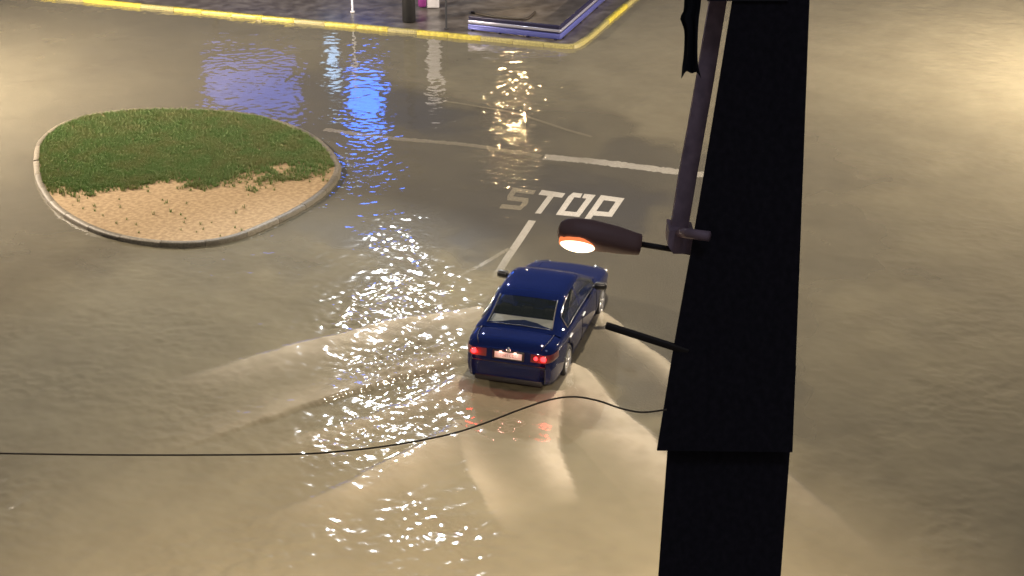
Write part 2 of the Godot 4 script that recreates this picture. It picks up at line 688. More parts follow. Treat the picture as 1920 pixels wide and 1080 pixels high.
func make_markings() -> void:
	var t := base("stop_lettering", Vector3.ZERO)
	tag(t, "white STOP lettering painted on the wet road by the stop line", "road marking")
	var w := .2
	var V := func(x, y): return Vector2(x, y)
	letter(t, [V.call(936, 388), V.call(981, 392), V.call(1005, 355), V.call(962, 349)], [
		[[0, 0], [.9, 0], [.95, .2], [0, .2]], [[.76, .2], [1, .2], [1, .4], [.76, .4]], [[.1, .4], [1, .4], [.9, .6], [0, .6]],
		[[0, .6], [.24, .6], [.24, .8], [0, .8]], [[0, .8], [1, .8], [1, 1], [0, 1]]], M.paint_faded_and_glare)  # S in duller paint, standing for the reflection over it
	letter(t, [V.call(985, 396), V.call(1030, 400), V.call(1060, 361), V.call(1016, 354)], [
		[[0, .79], [1, .79], [1, 1], [0, 1]], [[.40, 0], [.65, 0], [.65, .79], [.40, .79]]], M.paint_white)
	letter(t, [V.call(1042, 401), V.call(1086, 405), V.call(1117, 364), V.call(1071, 359)], [
		[[0, 0], [1, 0], [1, .19], [0, .19]], [[0, .81], [.5, .81], [.46, 1], [.08, 1]], [[.57, .81], [1, .81], [1, 1], [.54, 1]],
		[[0, .19], [.25, .19], [.25, .81], [0, .81]], [[.75, .19], [1, .19], [1, .81], [.75, .81]]], M.paint_white)
	letter(t, [V.call(1096, 408), V.call(1143, 411), V.call(1171, 370), V.call(1127, 364)], [
		[[0, 0], [.25, 0], [.25, 1], [0, 1]], [[.25, .81], [1, .81], [1, 1], [.25, 1]], [[.25, .15], [1, .15], [1, .34], [.25, .34]],
		[[.75, .34], [1, .34], [1, .81], [.75, .81]]], M.paint_white)
	var s := st()
	stripe(s, [[1020, 291], [1090, 297], [1180, 308], [1260, 318], [1340, 327], [1440, 340]], .43, .004, .25)
	struct(build(s, "stop_line_marking", M.paint_white))
	s = st()
	stripe(s, [[608, 240], [680, 250], [760, 259], [870, 268], [960, 281], [1015, 290]], .26, .004, .3)
	struct(build(s, "faded_line_marking", M.paint_faded_and_glare))
	s = st()
	stripe(s, [[832, 189], [890, 196], [960, 208], [1010, 224], [1060, 240], [1110, 254]], .13, .03, .2)
	struct(build(s, "edge_line_marking", M.paint_faded_and_glare))
	s = st()
	stripe(s, [[998, 411], [975, 446], [950, 482], [925, 520]], .18)
	struct(build(s, "lane_line_marking", M.paint_white))
	s = st()
	stripe(s, [[955, 463], [915, 484], [870, 506], [835, 523]], .13, .004, .3)
	struct(build(s, "hatch_line_marking", M.paint_faded_and_glare))

# ------------------------------------------------------------------ forecourt beyond the yellow kerb
func kerb_stones(parent: Node, rows: Array, flip: bool, mats: Array) -> void:   # cut a swept kerb into stones about a metre long
	var i := 0
	while i < rows.size() - 1:
		var a: Vector3 = rows[i][2]
		var j := i + 1
		while j < rows.size() - 1 and (rows[j][2] as Vector3).distance_to(a) < .95:
			j += 1
		var part := []
		for k in range(i, j + 1):
			var row := PackedVector3Array()
			var drop := rng.randf_range(-.004, .004) if k == i else 0.0
			for q in rows[k].size():
				var p: Vector3 = rows[k][q]
				if k == i:
					p = p.lerp(rows[k + 1][q], .02)
				elif k == j:
					p = p.lerp(rows[k - 1][q], .02)
				row.append(p + Vector3(0, drop, 0))
			part.append(row)
		var s := st()
		skin(s, part, flip)
		s.set_smooth_group(1)
		cap(s, part[0], flip)
		cap(s, part[-1], not flip)
		build(s, "kerb_stone", mats[rng.randi() % mats.size()], parent)
		i = j

func make_forecourt() -> void:
	var H := .12
	var pix := [[-500, -68], [200, 2], [527, 34], [700, 50], [875, 67], [1000, 79], [1052, 84], [1082, 83], [1108, 67], [1145, 35], [1188, -2], [1250, -56], [1330, -120]]
	var pts := []
	for p in pix:
		pts.append(ground(p[0], p[1], H))
	var path := even(smooth_path(pts, 40), .24)
	var n := path.size()
	var s := st()
	var inner := PackedVector3Array()
	var rows := []
	for i in n:
		var d := (path[mini(i + 1, n - 1)] - path[maxi(i - 1, 0)]).normalized()
		var side := Vector3(d.z, 0, -d.x)   # towards the forecourt
		var p := path[i]
		var q := p + side * .17
		inner.append(q)
		rows.append(PackedVector3Array([Vector3(p.x, -.12, p.z) - side * .01, p - side * .005 + Vector3(0, -.02, 0), p + side * .02, q, q + Vector3(0, -.2, 0)]))
	var k := base("yellow_kerb")
	tag(k, "yellow painted kerb edging the forecourt at the top", "kerb")
	kerb_stones(k, rows, true, [M.kerb_yellow, M.kerb_yellow_worn, M.kerb_yellow])
	# paved slab behind it
	s = st()
	var poly := PackedVector2Array()
	for p in inner:
		poly.append(Vector2(p.x, p.z))
	poly.append(Vector2(30, -150))
	poly.append(Vector2(-60, -150))
	var id := Geometry2D.triangulate_polygon(poly)
	for i in range(0, id.size(), 3):
		var a := poly[id[i]]
		var b := poly[id[i + 1]]
		var c := poly[id[i + 2]]
		if (b - a).cross(c - a) < 0:
			var t := b
			b = c
			c = t
		tri(s, Vector3(a.x, H - .008, a.y), Vector3(b.x, H - .008, b.y), Vector3(c.x, H - .008, c.y))
	struct(build(s, "forecourt_pavement", M.concrete))
	# blue rail, two runs meeting at a corner
	var R := base("blue_barrier")
	tag(R, "low glossy blue and silver barrier rail with a corner behind the yellow kerb", "barrier")
	var A := ground(880, 56, H)
	var B := ground(1049, 75, H)
	var C := ground(1150, -14, H)
	for run in [[A, B], [B, C]]:
		var d: Vector3 = run[1] - run[0]
		var ln := d.length()
		var bs := Basis(d.normalized(), Vector3.UP, d.normalized().cross(Vector3.UP))
		for band in [["lower_band", .02, .20, .05, "rail_blue"], ["dark_groove", .20, .25, .03, "rail_dark"], ["silver_band", .25, .34, .055, "rail_silver"], ["top_edge", .34, .47, .035, "rail_dark"]]:  # groove is a narrower band in the dark rail colour
			s = st()
			rbox(s, Transform3D(bs, (run[0] + run[1]) / 2 + Vector3.UP * ((band[1] + band[2]) / 2)), Vector3(ln + (.06 if band[3] > .045 else .03), band[2] - band[1], band[3] * 2), .02)
			build(s, band[0], M[band[4]], R)
		for e in 4:
			s = st()
			rbox(s, Transform3D(bs, (run[0] as Vector3).lerp(run[1], .04 + e * .306) + Vector3.UP * .01), Vector3(.08, .07, .14), .01)
			build(s, "foot", M.rail_dark, R)
	s = st()
	tube(s, smooth_path([ground(884, 24, H) + Vector3.UP * .03, ground(920, 32, H) + Vector3.UP * .03, ground(960, 36, H) + Vector3.UP * .03, ground(985, 37, H) + Vector3.UP * .03, ground(996, 31, H) + Vector3.UP * .03, ground(1003, 24, H) + Vector3.UP * .03]), [.04], 8)
	tag(build(s, "hose", M.hose), "dark bent hose lying on the ground inside the blue barrier", "hose")
	# dark lamp column, thin pole, white pole, sign pillar
	var b1 := ground(767, 40, H)
	var t1 := base("lamp_column", b1)
	tag(t1, "thick dark lamp column standing behind the yellow kerb", "street lamp")
	s = st()
	tube(s, PackedVector3Array([Vector3(0, 0, 0), Vector3(0, .02, 0), Vector3(0, 1.9, 0), Vector3(0, 1.98, 0), Vector3(0, 2.0, 0)]), [.2, .22, .21, .18, .1], 18)
	build(s, "base_sleeve", M.post_dark, t1)
	s = st()
	tube(s, PackedVector3Array([Vector3(0, 1.9, 0), Vector3(0, 12.6, 0), Vector3(-.15, 12.85, .05), Vector3(-.6, 12.95, .25)]), [.1, .07, .06, .05], 12)
	build(s, "column", M.post_dark, t1)
	lamp_head(t1, Vector3(-.75, 12.9, .3), Vector3(-1, 0, .4), 0.0, 400.0, Color(.98, .99, 1), M.lamp_glow_flood, .62, Vector3(-.6, 12.95, .25), Vector3(0, -.42, .9), 17.0)
	s = st()
	var b2 := ground(837, 55, H)
	tube(s, PackedVector3Array([Vector3(0, 0, 0), Vector3(0, .03, 0), Vector3(0, .03, 0.001), Vector3(0, 2.6, 0)]), [.07, .07, .034, .03], 10)
	var o := build(s, "sign_pole", M.post_dark)
	o.position = b2
	tag(o, "thin black pole standing at the yellow kerb right of the dark column", "pole")
	s = st()
	tube(s, PackedVector3Array([Vector3(0, 0, 0), Vector3(0, .04, 0), Vector3(0, .04, .001), Vector3(0, 2.4, 0)]), [.08, .08, .035, .03], 10)
	o = build(s, "marker_pole", M.post_white)
	o.position = ground(661, 23, H)
	tag(o, "slim pale pole on the forecourt left of the dark column", "pole")
	var t3 := base("price_pillar", ground(812, 14, H))
	tag(t3, "white and purple pillar standing on the forecourt behind the thin black pole", "sign pillar")
	s = st()
	rbox(s, Transform3D(Basis(), Vector3(0, 1.5, 0)), Vector3(.42, 3.0, .22), .04)
	build(s, "body", M.post_white, t3)
	s = st()
	rbox(s, Transform3D(Basis(), Vector3(-.36, .32, .05)), Vector3(.28, .6, .24), .09)
	build(s, "side_panel", M.purple, t3)
	# lit signs of the filling station, above the picture; the water mirrors them
	lit_sign("tall_sign", 685, 140, 242, 62, 1.25, M.sign_blue, "bright blue lit sign on two posts", Color(.2, .45, 1), 3.0)
	lit_sign("strip_sign", 622, 72, 150, 58, .42, M.sign_pale, "narrow pale blue lit sign on a post", Color(.55, .75, 1), .25)
	lit_sign("wide_sign", 470, 118, 218, 60, 3.6, M.sign_deep_blue, "wide deep blue lit sign board on posts", Color(.3, .42, .85), .5)

func lit_sign(called: String, u: float, v0: float, v1: float, dist: float, width: float, m: Material, label: String, c: Color, e: float) -> void:
	# seen in the water between pixel rows v0 and v1
	var a := ray(u, v0)
	var b := ray(u, v1)
	var y0 := dist * -a.y / -a.z - EYE
	var y1 := dist * -b.y / -b.z - EYE
	var at := Vector3(a.x / -a.z * dist, .112, -dist)
	var t := base(called, at)
	tag(t, label + " standing beyond the forecourt", "sign")
	var s := st()
	rbox(s, Transform3D(Basis(), Vector3(0, (y0 + y1) / 2, 0)), Vector3(width, y1 - y0, .2), .03)
	build(s, "sign_face", m, t)
	s = st()
	rbox(s, Transform3D(Basis(), Vector3(0, (y0 + y1) / 2, -.13)), Vector3(width + .06, y1 - y0 + .06, .12), .02)
	build(s, "cabinet", M.post_dark, t)
	for sg in ([-.35, .35] if width > .6 else [0.0]):
		s = st()
		tube(s, PackedVector3Array([Vector3(sg * width, 0, -.15), Vector3(sg * width, y1 - .2, -.15)]), [.07], 10)
		build(s, "post", M.post_dark, t)
	var l := AreaLight3D.new()
	l.name = "sign_light"
	l.light_color = c
	l.light_energy = e
	l.area_size = Vector2(width, y1 - y0)
	l.shadow_enabled = true
	t.add_child(l)
	l.position = Vector3(0, (y0 + y1) / 2, .14)
	l.rotation.y = PI

# ------------------------------------------------------------------ grass island
func make_island() -> void:
	var pix := [[62, 300], [75, 258], [135, 222], [250, 203], [390, 204], [470, 212], [527, 226], [578, 246], [612, 270], [634, 298], [638, 318], [622, 346], [585, 376], [527, 408], [430, 446], [320, 456], [200, 438], [110, 395], [70, 345], [62, 300]]
	var pts := []
	for p in pix:
		pts.append(ground(p[0], p[1], .10))
	var path := even(smooth_path(pts, 40), .24)
	var n := path.size()
	var t := base("grass_island")
	tag(t, "rounded traffic island with grass and bare soil inside a pale kerb", "traffic island")
	var s := st()
	var rows := []
	var inner := PackedVector2Array()
	for i in n:
		var d := (path[mini(i + 1, n - 1)] - path[maxi(i - 1, 0)]).normalized()
		var side := Vector3(-d.z, 0, d.x)
		var p := path[i]
		var q := p + side * .16
		inner.append(Vector2(q.x, q.z))
		rows.append(PackedVector3Array([Vector3(p.x, -.12, p.z) - side * .015, p - side * .008 + Vector3(0, -.03, 0), p + side * .02, q - side * .02, q + Vector3(0, -.015, 0), q + Vector3(0, -.15, 0)]))
	kerb_stones(t, rows, false, [M.kerb_stone, M.kerb_stone_pale, M.kerb_stone])
	s = st()
	var id := Geometry2D.triangulate_polygon(inner)
	for i in range(0, id.size(), 3):
		var a := inner[id[i]]
		var b := inner[id[i + 1]]
		var c := inner[id[i + 2]]
		if (b - a).cross(c - a) < 0:
			var q := b
			b = c
			c = q
		tri(s, Vector3(a.x, .075, a.y), Vector3(b.x, .075, b.y), Vector3(c.x, .075, c.y))
	build(s, "soil_bed", M.soil, t)
	# grass tufts on the far part
	var bl := st()
	for k in 5:
		var a := TAU * k / 5 + .3
		var o := Vector3(cos(a), 0, sin(a)) * .03
		var sd := Vector3(-sin(a), 0, cos(a)) * .012
		var tip := o * 2.4 + Vector3(0, .085 + .02 * (k % 3), 0)
		var mid := o * 1.3 + Vector3(0, .055, 0)
		quad(bl, o - sd, o + sd, mid + sd * .8, mid - sd * .8)
		tri(bl, mid - sd * .8, mid + sd * .8, tip)
	bl.generate_normals()
	var mesh := bl.commit()
	var mm := MultiMesh.new()
	mm.transform_format = MultiMesh.TRANSFORM_3D
	mm.use_colors = true
	mm.mesh = mesh
	var tf := []
	var nz := FastNoiseLite.new()
	nz.seed = 5
	nz.frequency = .45
	for k in 70000:
		var u := rng.randf_range(55, 638)
		var v := rng.randf_range(195, 460)
		var g := ground(u, v, .075)
		if not Geometry2D.is_point_in_polygon(Vector2(g.x, g.z), inner):
			continue
		var border := 322.0 + minf(527.0 - u, 250.0) * .12 + 38.0 * nz.get_noise_2d(g.x, g.z)
		var dens := 1.0 - smoothstep(border - 26.0, border + 16.0, v)
		if rng.randf() > dens * 1.1 + .0015:
			continue
		tf.append([Transform3D(Basis(Vector3.UP, rng.randf() * TAU).scaled(Vector3.ONE * rng.randf_range(.4, .95)), g), nz.get_noise_2d(g.x * 2, g.z * 2)])
	mm.instance_count = tf.size()
	for k in tf.size():
		mm.set_instance_transform(k, tf[k][0])
		var c := Color(.14, .22, .07).lerp(Color(.23, .21, .09), clampf(.25 + .7 * tf[k][1] + rng.randf_range(-.15, .15), 0, 1))
		mm.set_instance_color(k, c)
	var o2 := MultiMeshInstance3D.new()
	o2.name = "grass"
	o2.multimesh = mm
	o2.material_override = M.grass
	o2.set_meta("kind", "stuff")
	t.add_child(o2)

# ------------------------------------------------------------------ the car; -z is forward, y 0 is the road under its wheels
const ZR := 1.30
const ZF := -1.40
var T_W := [[-2.34, .58], [-2.28, .70], [-2.1, .815], [-1.7, .865], [-1.0, .885], [0.0, .89], [1.0, .89], [1.6, .885], [1.95, .865], [2.15, .835], [2.28, .785], [2.345, .70]]
var T_TOP := [[-2.34, .60], [-2.25, .70], [-1.9, .78], [-1.4, .855], [-.95, .945], [0, 1.0], [1.3, 1.01], [1.7, 1.03], [2.05, 1.035], [2.2, 1.02], [2.28, .985], [2.345, .90]]
var T_BELT := [[-2.34, .56], [-2.2, .66], [-1.8, .76], [-1.0, .88], [0, .92], [1.3, .955], [1.9, .965], [2.15, .955], [2.28, .91], [2.345, .84]]
var T_LOW := [[-2.34, .27], [-2.1, .21], [-1.0, .19], [1.0, .19], [2.1, .24], [2.345, .30]]
var T_ROOF := [[-1.2, .94], [-.9, 1.10], [-.6, 1.27], [-.38, 1.375], [-.1, 1.45], [.45, 1.46], [.75, 1.445], [.95, 1.39], [1.2, 1.25], [1.45, 1.12], [1.68, 1.02]]
var T_RW := [[-1.2, .72], [-.7, .66], [-.3, .63], [.4, .63], [.9, .63], [1.3, .665], [1.68, .72]]

func body_row(z: float) -> PackedVector3Array:   # right half, from the middle of the top round to the middle below
	var w := curve(z, T_W)
	var t := curve(z, T_TOP)
	var b := curve(z, T_BELT)
	var low := curve(z, T_LOW)
	for zw in [ZR, ZF]:
		var d := absf(z - zw)
		if d < .355:
			low = maxf(low, .31 + sqrt(.355 * .355 - d * d))
	var p := [[0, t], [.3 * w, t - .003], [.6 * w, t - .012], [.82 * w, lerpf(t, b, .45)], [.93 * w, b], [.975 * w, b - .05], [.99 * w, .78 * b + .06], [1.0 * w, .62], [1.0 * w, .55], [.995 * w, .46], [.985 * w, .36], [.965 * w, .26], [.93 * w, low]]
	var row := PackedVector3Array()
	for q in p:
		var y: float = maxf(q[1], low)
		var zz := z
		if z > 1.9:
			zz -= smoothstep(1.9, 2.34, z) * maxf(0, y - .62) * .26
			zz -= smoothstep(1.9, 2.34, z) * maxf(0, .42 - y) * .3
		if z < -1.9:
			zz += smoothstep(1.9, 2.34, -z) * maxf(0, .40 - y) * .3
		row.append(Vector3(q[0], y, zz))
	row.append(Vector3(.6 * w, low, row[-1].z))
	row.append(Vector3(0, low, row[-1].z))
	return row

func cabin_row(z: float) -> PackedVector3Array:   # right half of the cabin, from the middle of the roof to the belt line
	var r := curve(z, T_ROOF)
	var wt := curve(z, T_RW)
	var yb := minf(curve(z, T_BELT) + .015, r - .004)
	var wb := .94 * curve(z, T_W)
	var hgt := clampf((r - yb) / .4, .02, 1.0)
	var top := Vector2(wt, r - .06 * hgt)
	var bot := Vector2(lerpf(wt + .02, wb, 1.0 if z > -.9 else .9), yb)
	var row := PackedVector3Array([Vector3(0, r, z), Vector3(.4 * wt, r - .004, z), Vector3(.72 * wt, r - .012 * hgt, z), Vector3(.9 * wt, r - .028 * hgt, z)])
	for t in [0.0, .1, .35, .65, .9, 1.0]:
		var q := top.lerp(bot, t)
		row.append(Vector3(q.x + .02 * sin(t * PI) * hgt, q.y, z))
	return row

func mirror_row(r: PackedVector3Array) -> PackedVector3Array:
	var o := PackedVector3Array()
	for p in r:
		o.append(Vector3(-p.x, p.y, p.z))
	return o

func zlist(a: float, b: float, n: int) -> Array:
	var o := []
	for i in n + 1:
		o.append(lerpf(a, b, float(i) / n))
	return o

func make_car() -> void:
	var t := base("sedan_car", Vector3(.60, -.085, -28.70), deg_to_rad(-16.5))
	t.scale = Vector3.ONE * 1.02
	tag(t, "dark blue four door sedan driving through the flood water with tail lights lit", "car")
	# body
	var s := st()
	var zs := zlist(-2.34, -1.8, 10) + zlist(-1.78, -1.0, 26) + zlist(-.95, .9, 20) + zlist(.92, 1.68, 26) + zlist(1.7, 2.1, 8) + zlist(2.13, 2.345, 12)
	var rr := []
	var rl := []
	for z in zs:
		var r := body_row(z)
		rr.append(r)
		rl.append(mirror_row(r))
	skin(s, rr, true)
	skin(s, rl, false)
	for e in [0, -1]:
		var rows := []
		for k in 13:
			var row := PackedVector3Array()
			for i in 9:
				row.append((rl[e][k] as Vector3).lerp(rr[e][k], i / 8.0))
			rows.append(row)
		skin(s, rows, e == 0)
	build(s, "body", M.car_paint, t)
	# cabin shell with window openings; the same quads filled with glass
	var cz := zlist(-1.2, -1.12, 1) + zlist(-1.08, -.48, 8) + [-.42, -.3] + zlist(-.2, .22, 5) + [.30] + zlist(.4, .86, 5) + [.93] + zlist(.97, 1.55, 9) + [1.6, 1.68]
	var cr := []
	for z in cz:
		cr.append(cabin_row(z))
	var shell := st()
	var screen := st()
	var rearw := st()
	var sides := [st(), st(), st(), st()]
	for i in cz.size() - 1:
		var zm: float = (cz[i] + cz[i + 1]) / 2
		var a: PackedVector3Array = cr[i]
		var b: PackedVector3Array = cr[i + 1]
		for k in a.size() - 1:
			for sg in [1.0, -1.0]:
				var m := Vector3(sg, 1, 1)
				var into := shell
				if k <= 2 and zm > -1.09 and zm < -.47:
					into = screen
				elif k <= 2 and zm > .95 and zm < 1.56:
					into = rearw
				elif k >= 5 and k <= 7 and zm > -.92 and zm < .22:
					into = sides[0 if sg > 0 else 1]
				elif k >= 5 and k <= 7 and zm > .30 and zm < 1.22:
					into = sides[2 if sg > 0 else 3]
				var in_ := Vector3.ZERO if into == shell else Vector3(0, -.004, 0)
				var q := [a[k] * m + in_, a[k + 1] * m + in_, b[k + 1] * m + in_, b[k] * m + in_]
				if sg > 0:
					quad(into, q[0], q[3], q[2], q[1])
				else:
					quad(into, q[0], q[1], q[2], q[3])
	var cab := build(shell, "cabin", M.car_paint, t)
	build(screen, "windscreen", M.car_glass, cab)
	build(rearw, "rear_window", M.car_glass, cab)
	for k in 4:
		build(sides[k], "side_window", M.car_glass, cab)
	# black seal round the rear window, bright strip round the side windows
	s = st()
	var rim := PackedVector3Array()
	for z in zlist(.95, 1.56, 8):
		rim.append(cabin_row(z)[3] + Vector3(-.01, .006, 0))
	for i in 11:
		var f := 1.0 - i / 5.0
		rim.append(Vector3(cabin_row(1.57)[3].x * f, curve(1.57, T_ROOF) + .004 - .02 * absf(f), 1.575))
	for z in zlist(1.56, .95, 8):
		rim.append(cabin_row(z)[3] * Vector3(-1, 1, 1) + Vector3(.01, .006, 0))
	tube(s, rim, [.012], 6)
	build(s, "window_seal", M.car_dark, cab)
	for sg in [1.0, -1.0]:
		s = st()
		var pth := PackedVector3Array()
		for z in zlist(-.92, 1.25, 14):
			pth.append(cabin_row(z)[8] * Vector3(sg, 1, 1) + Vector3(sg * .014, 0, 0))
		for z in zlist(1.22, .6, 7):
			var k := cabin_row(z)
			pth.append(k[5] * Vector3(sg, 1, 1) + Vector3(sg * .018, .004, 0))
		tube(s, pth, [.014], 6)
		build(s, "window_trim", M.chrome, cab)
	# inside: floor of the cabin, shelf, seats
	s = st()
	rbox(s, Transform3D(Basis(), Vector3(0, .80, .1)), Vector3(1.55, .1, 2.3), .03)
	build(s, "cabin_floor", M.car_dark, t)
	s = st()
	rbox(s, Transform3D(Basis(Vector3.RIGHT, .03), Vector3(0, .985, 1.33)), Vector3(1.3, .04, .5), .02)
	build(s, "parcel_shelf", M.shelf_cloth, t)
	for x in [-.42, 0.0, .42]:
		s = st()
		rbox(s, Transform3D(Basis(Vector3.RIGHT, -.25), Vector3(x, 1.12, 1.0)), Vector3(.24, .17, .1), .045)
		build(s, "headrest", M.seat_cloth, t)
	s = st()
	rbox(s, Transform3D(Basis(Vector3.RIGHT, -.3), Vector3(0, .92, .95)), Vector3(1.36, .4, .16), .06)
	build(s, "rear_seat", M.seat_cloth, t)
	for x in [-.36, .36]:
		s = st()
		rbox(s, Transform3D(Basis(Vector3.RIGHT, -.25), Vector3(x, .98, .05)), Vector3(.48, .5, .14), .06)
		rbox(s, Transform3D(Basis(Vector3.RIGHT, -.15), Vector3(x, 1.26, .12)), Vector3(.27, .18, .1), .045)
		build(s, "front_seat", M.seat_cloth, t)
	# boot lid shut line, bumper line
	s = st()
	var lid := PackedVector3Array()
	for z in zlist(1.66, 2.3, 10):
		lid.append(body_row(z)[3] + Vector3(-.03, .014, 0))
	tube(s, lid, [.006], 5)
	build(s, "boot_shut_line", M.car_dark, t)
	for i in lid.size():
		lid[i].x *= -1
	s = st()
	tube(s, lid, [.006], 5)
	build(s, "boot_shut_line", M.car_dark, t)
	var rear := body_row(2.345)
	s = st()
	var bl := PackedVector3Array()
	for i in 13:
		var f := lerpf(-1, 1, i / 12.0)
		bl.append(Vector3(f * .70, .66, rear[7].z - .005))
	tube(s, bl, [.008], 6)
	build(s, "bumper_line", M.car_dark, t)
	s = st()
	rbox(s, Transform3D(Basis(), Vector3(0, .30, rear[10].z - .03)), Vector3(1.3, .12, .08), .03)
	build(s, "rear_valance", M.car_dark, t)
	# number plate in its recess
	var slope := atan(.26)
	var pt := Transform3D(Basis(Vector3.RIGHT, -slope), Vector3(0, .80, rear[7].z - .18 * .26 + .012))
	s = st()
	rbox(s, pt * Transform3D(Basis(), Vector3(0, 0, -.004)), Vector3(.60, .17, .02), .008)
	build(s, "plate_holder", M.car_dark, t)
	s = st()
	rbox(s, pt * Transform3D(Basis(), Vector3(0, 0, .010)), Vector3(.52, .115, .012), .005)
	var plate := build(s, "number_plate", M.plate, t)
	var tm := TextMesh.new()
	tm.text = "7041 CDZ"
	var sf := SystemFont.new()
	sf.font_names = PackedStringArray(["Droid Sans"])
	tm.font = sf
	tm.font_size = 32
	tm.pixel_size = .0024
	tm.depth = .002
	var to := MeshInstance3D.new()
	to.name = "plate_lettering"
	to.mesh = tm
	to.material_override = M.plate_ink
	plate.add_child(to)
	to.transform = pt * Transform3D(Basis(), Vector3(0, 0, .018))
	# lamps over the plate
	for x in [-.14, .14]:
		s = st()
		rbox(s, pt * Transform3D(Basis(), Vector3(x, .078, .05)), Vector3(.05, .014, .03), .004)
		build(s, "plate_lamp", M.tail_lens_plate, t)
		var pl := OmniLight3D.new()
		pl.name = "plate_light"
		pl.light_color = Color(1, .66, .6)
		pl.light_energy = .007
		pl.light_size = .015
		pl.omni_range = 3
		pl.shadow_enabled = true
		t.add_child(pl, true)
		pl.position = pt * Vector3(x, .062, .075)
	# badge
	s = st()
	lathe_x(s, Transform3D(Basis(Vector3.UP, -PI / 2) , Vector3(0, .915, rear[6].z - .01)), [Vector2(-.02, .045), Vector2(.0, .045), Vector2(.012, .036), Vector2(.014, .001)], 16)
	build(s, "badge", M.chrome, t)
	# tail lights that wrap round the corner
	for sg in [1.0, -1.0]:
		s = st()
		var outer := []
		for k in [[.88, 0.0], [.855, .01], [.80, .014], [.755, .01], [.735, 0.0]]:
			var y: float = k[0]
			var row := PackedVector3Array()
			for z in [1.98, 2.08, 2.17, 2.24, 2.29, 2.325, 2.345]:
				var w := curve(z, T_W)
				var zz: float = z - smoothstep(1.9, 2.34, z) * maxf(0, y - .62) * .26
				row.append(Vector3(sg * (w * .992 + k[1] * .8), y, zz + k[1] * smoothstep(2.1, 2.34, z)))
			for x in [.66, .60, .54, .48, .42]:
				row.append(Vector3(sg * x, y - .0 , 2.345 - (y - .62) * .26 + .004 + k[1] * (1.0 if x > .43 else 0.0)))
			outer.append(row)
		skin(s, outer, sg > 0)
		var tl := build(s, "tail_light", M.tail_lens, t)
		for spot in [[.66, .056, 2.32], [.52, .040, 2.33]]:
			if spot[0] < .6 and sg < 0:
				continue
			s = st()
			lathe_x(s, Transform3D(Basis(Vector3.UP, -PI / 2) * Basis(Vector3.BACK, 0.0), Vector3(sg * spot[0], .808, 2.345 - .188 * .26 + .002)), [Vector2(.0, spot[1]), Vector2(.018, spot[1] * .95), Vector2(.026, spot[1] * .6), Vector2(.028, .001)], 14)
			build(s, "lamp", M.tail_lens_glow, tl)
		var l := OmniLight3D.new()
		l.name = "tail_glow"
		l.light_color = Color(1, .1, .1)
		l.light_energy = .05
		l.light_size = .05
		l.omni_range = 20
		l.shadow_enabled = true
		t.add_child(l, true)
		l.position = Vector3(sg * .66, .80, 2.42)
	# exhaust, reflectors
	s = st()
	tube(s, PackedVector3Array([Vector3(-.52, .28, 2.1), Vector3(-.52, .275, 2.33)]), [.032], 12)
	build(s, "exhaust", M.chrome, t)
	# door handles and shut lines
	for sg in [1.0, -1.0]:
		for z in [.22, 1.18]:
			s = st()
			rbox(s, Transform3D(Basis(), Vector3(sg * (.99 * curve(z, T_W) + .012), .80, z)), Vector3(.035, .028, .19), .012)
			build(s, "door_handle", M.handle, t)
		for z in [-.85, .28, 1.25]:
			s = st()
			var ln := PackedVector3Array()
			var r := body_row(z)
			for k in range(5, 12):
				if r[k].y > .24 and not (z > 1 and r[k].y < .5):
					ln.append(r[k] * Vector3(sg, 1, 1) + Vector3(sg * .001, 0, 0))
			tube(s, ln, [.005], 5)
			build(s, "door_shut_line", M.car_dark, t)
		s = st()
		var mt := Transform3D(Basis(Vector3.UP, sg * .15), Vector3(sg * 1.0, 1.0, -.68))
		rbox(s, mt, Vector3(.25, .16, .13), .055)
		tube(s, PackedVector3Array([Vector3(sg * .84, .955, -.7), Vector3(sg * .93, .97, -.69)]), [.028], 8)
		var mi := build(s, "wing_mirror", M.car_dark, t)
		s = st()
		rbox(s, mt * Transform3D(Basis(), Vector3(0, 0, .055)), Vector3(.17, .095, .008), .003)
		build(s, "mirror_glass", M.chrome, mi)
		s = st()
		rbox(s, Transform3D(Basis(Vector3.UP, -sg * .5), Vector3(sg * .62, .62, -2.24)), Vector3(.34, .13, .08), .03)
		build(s, "headlight", M.chrome, t)
	# wheels
	for zw in [ZR, ZF]:
		for sg in [1.0, -1.0]:
			wheel(t, Vector3(sg * .775, .315, zw), sg)
	s = st()
	rbox(s, Transform3D(Basis(), Vector3(0, .42, -.05)), Vector3(1.3, .36, 4.2), .05)
	build(s, "underbody", M.car_dark, t)

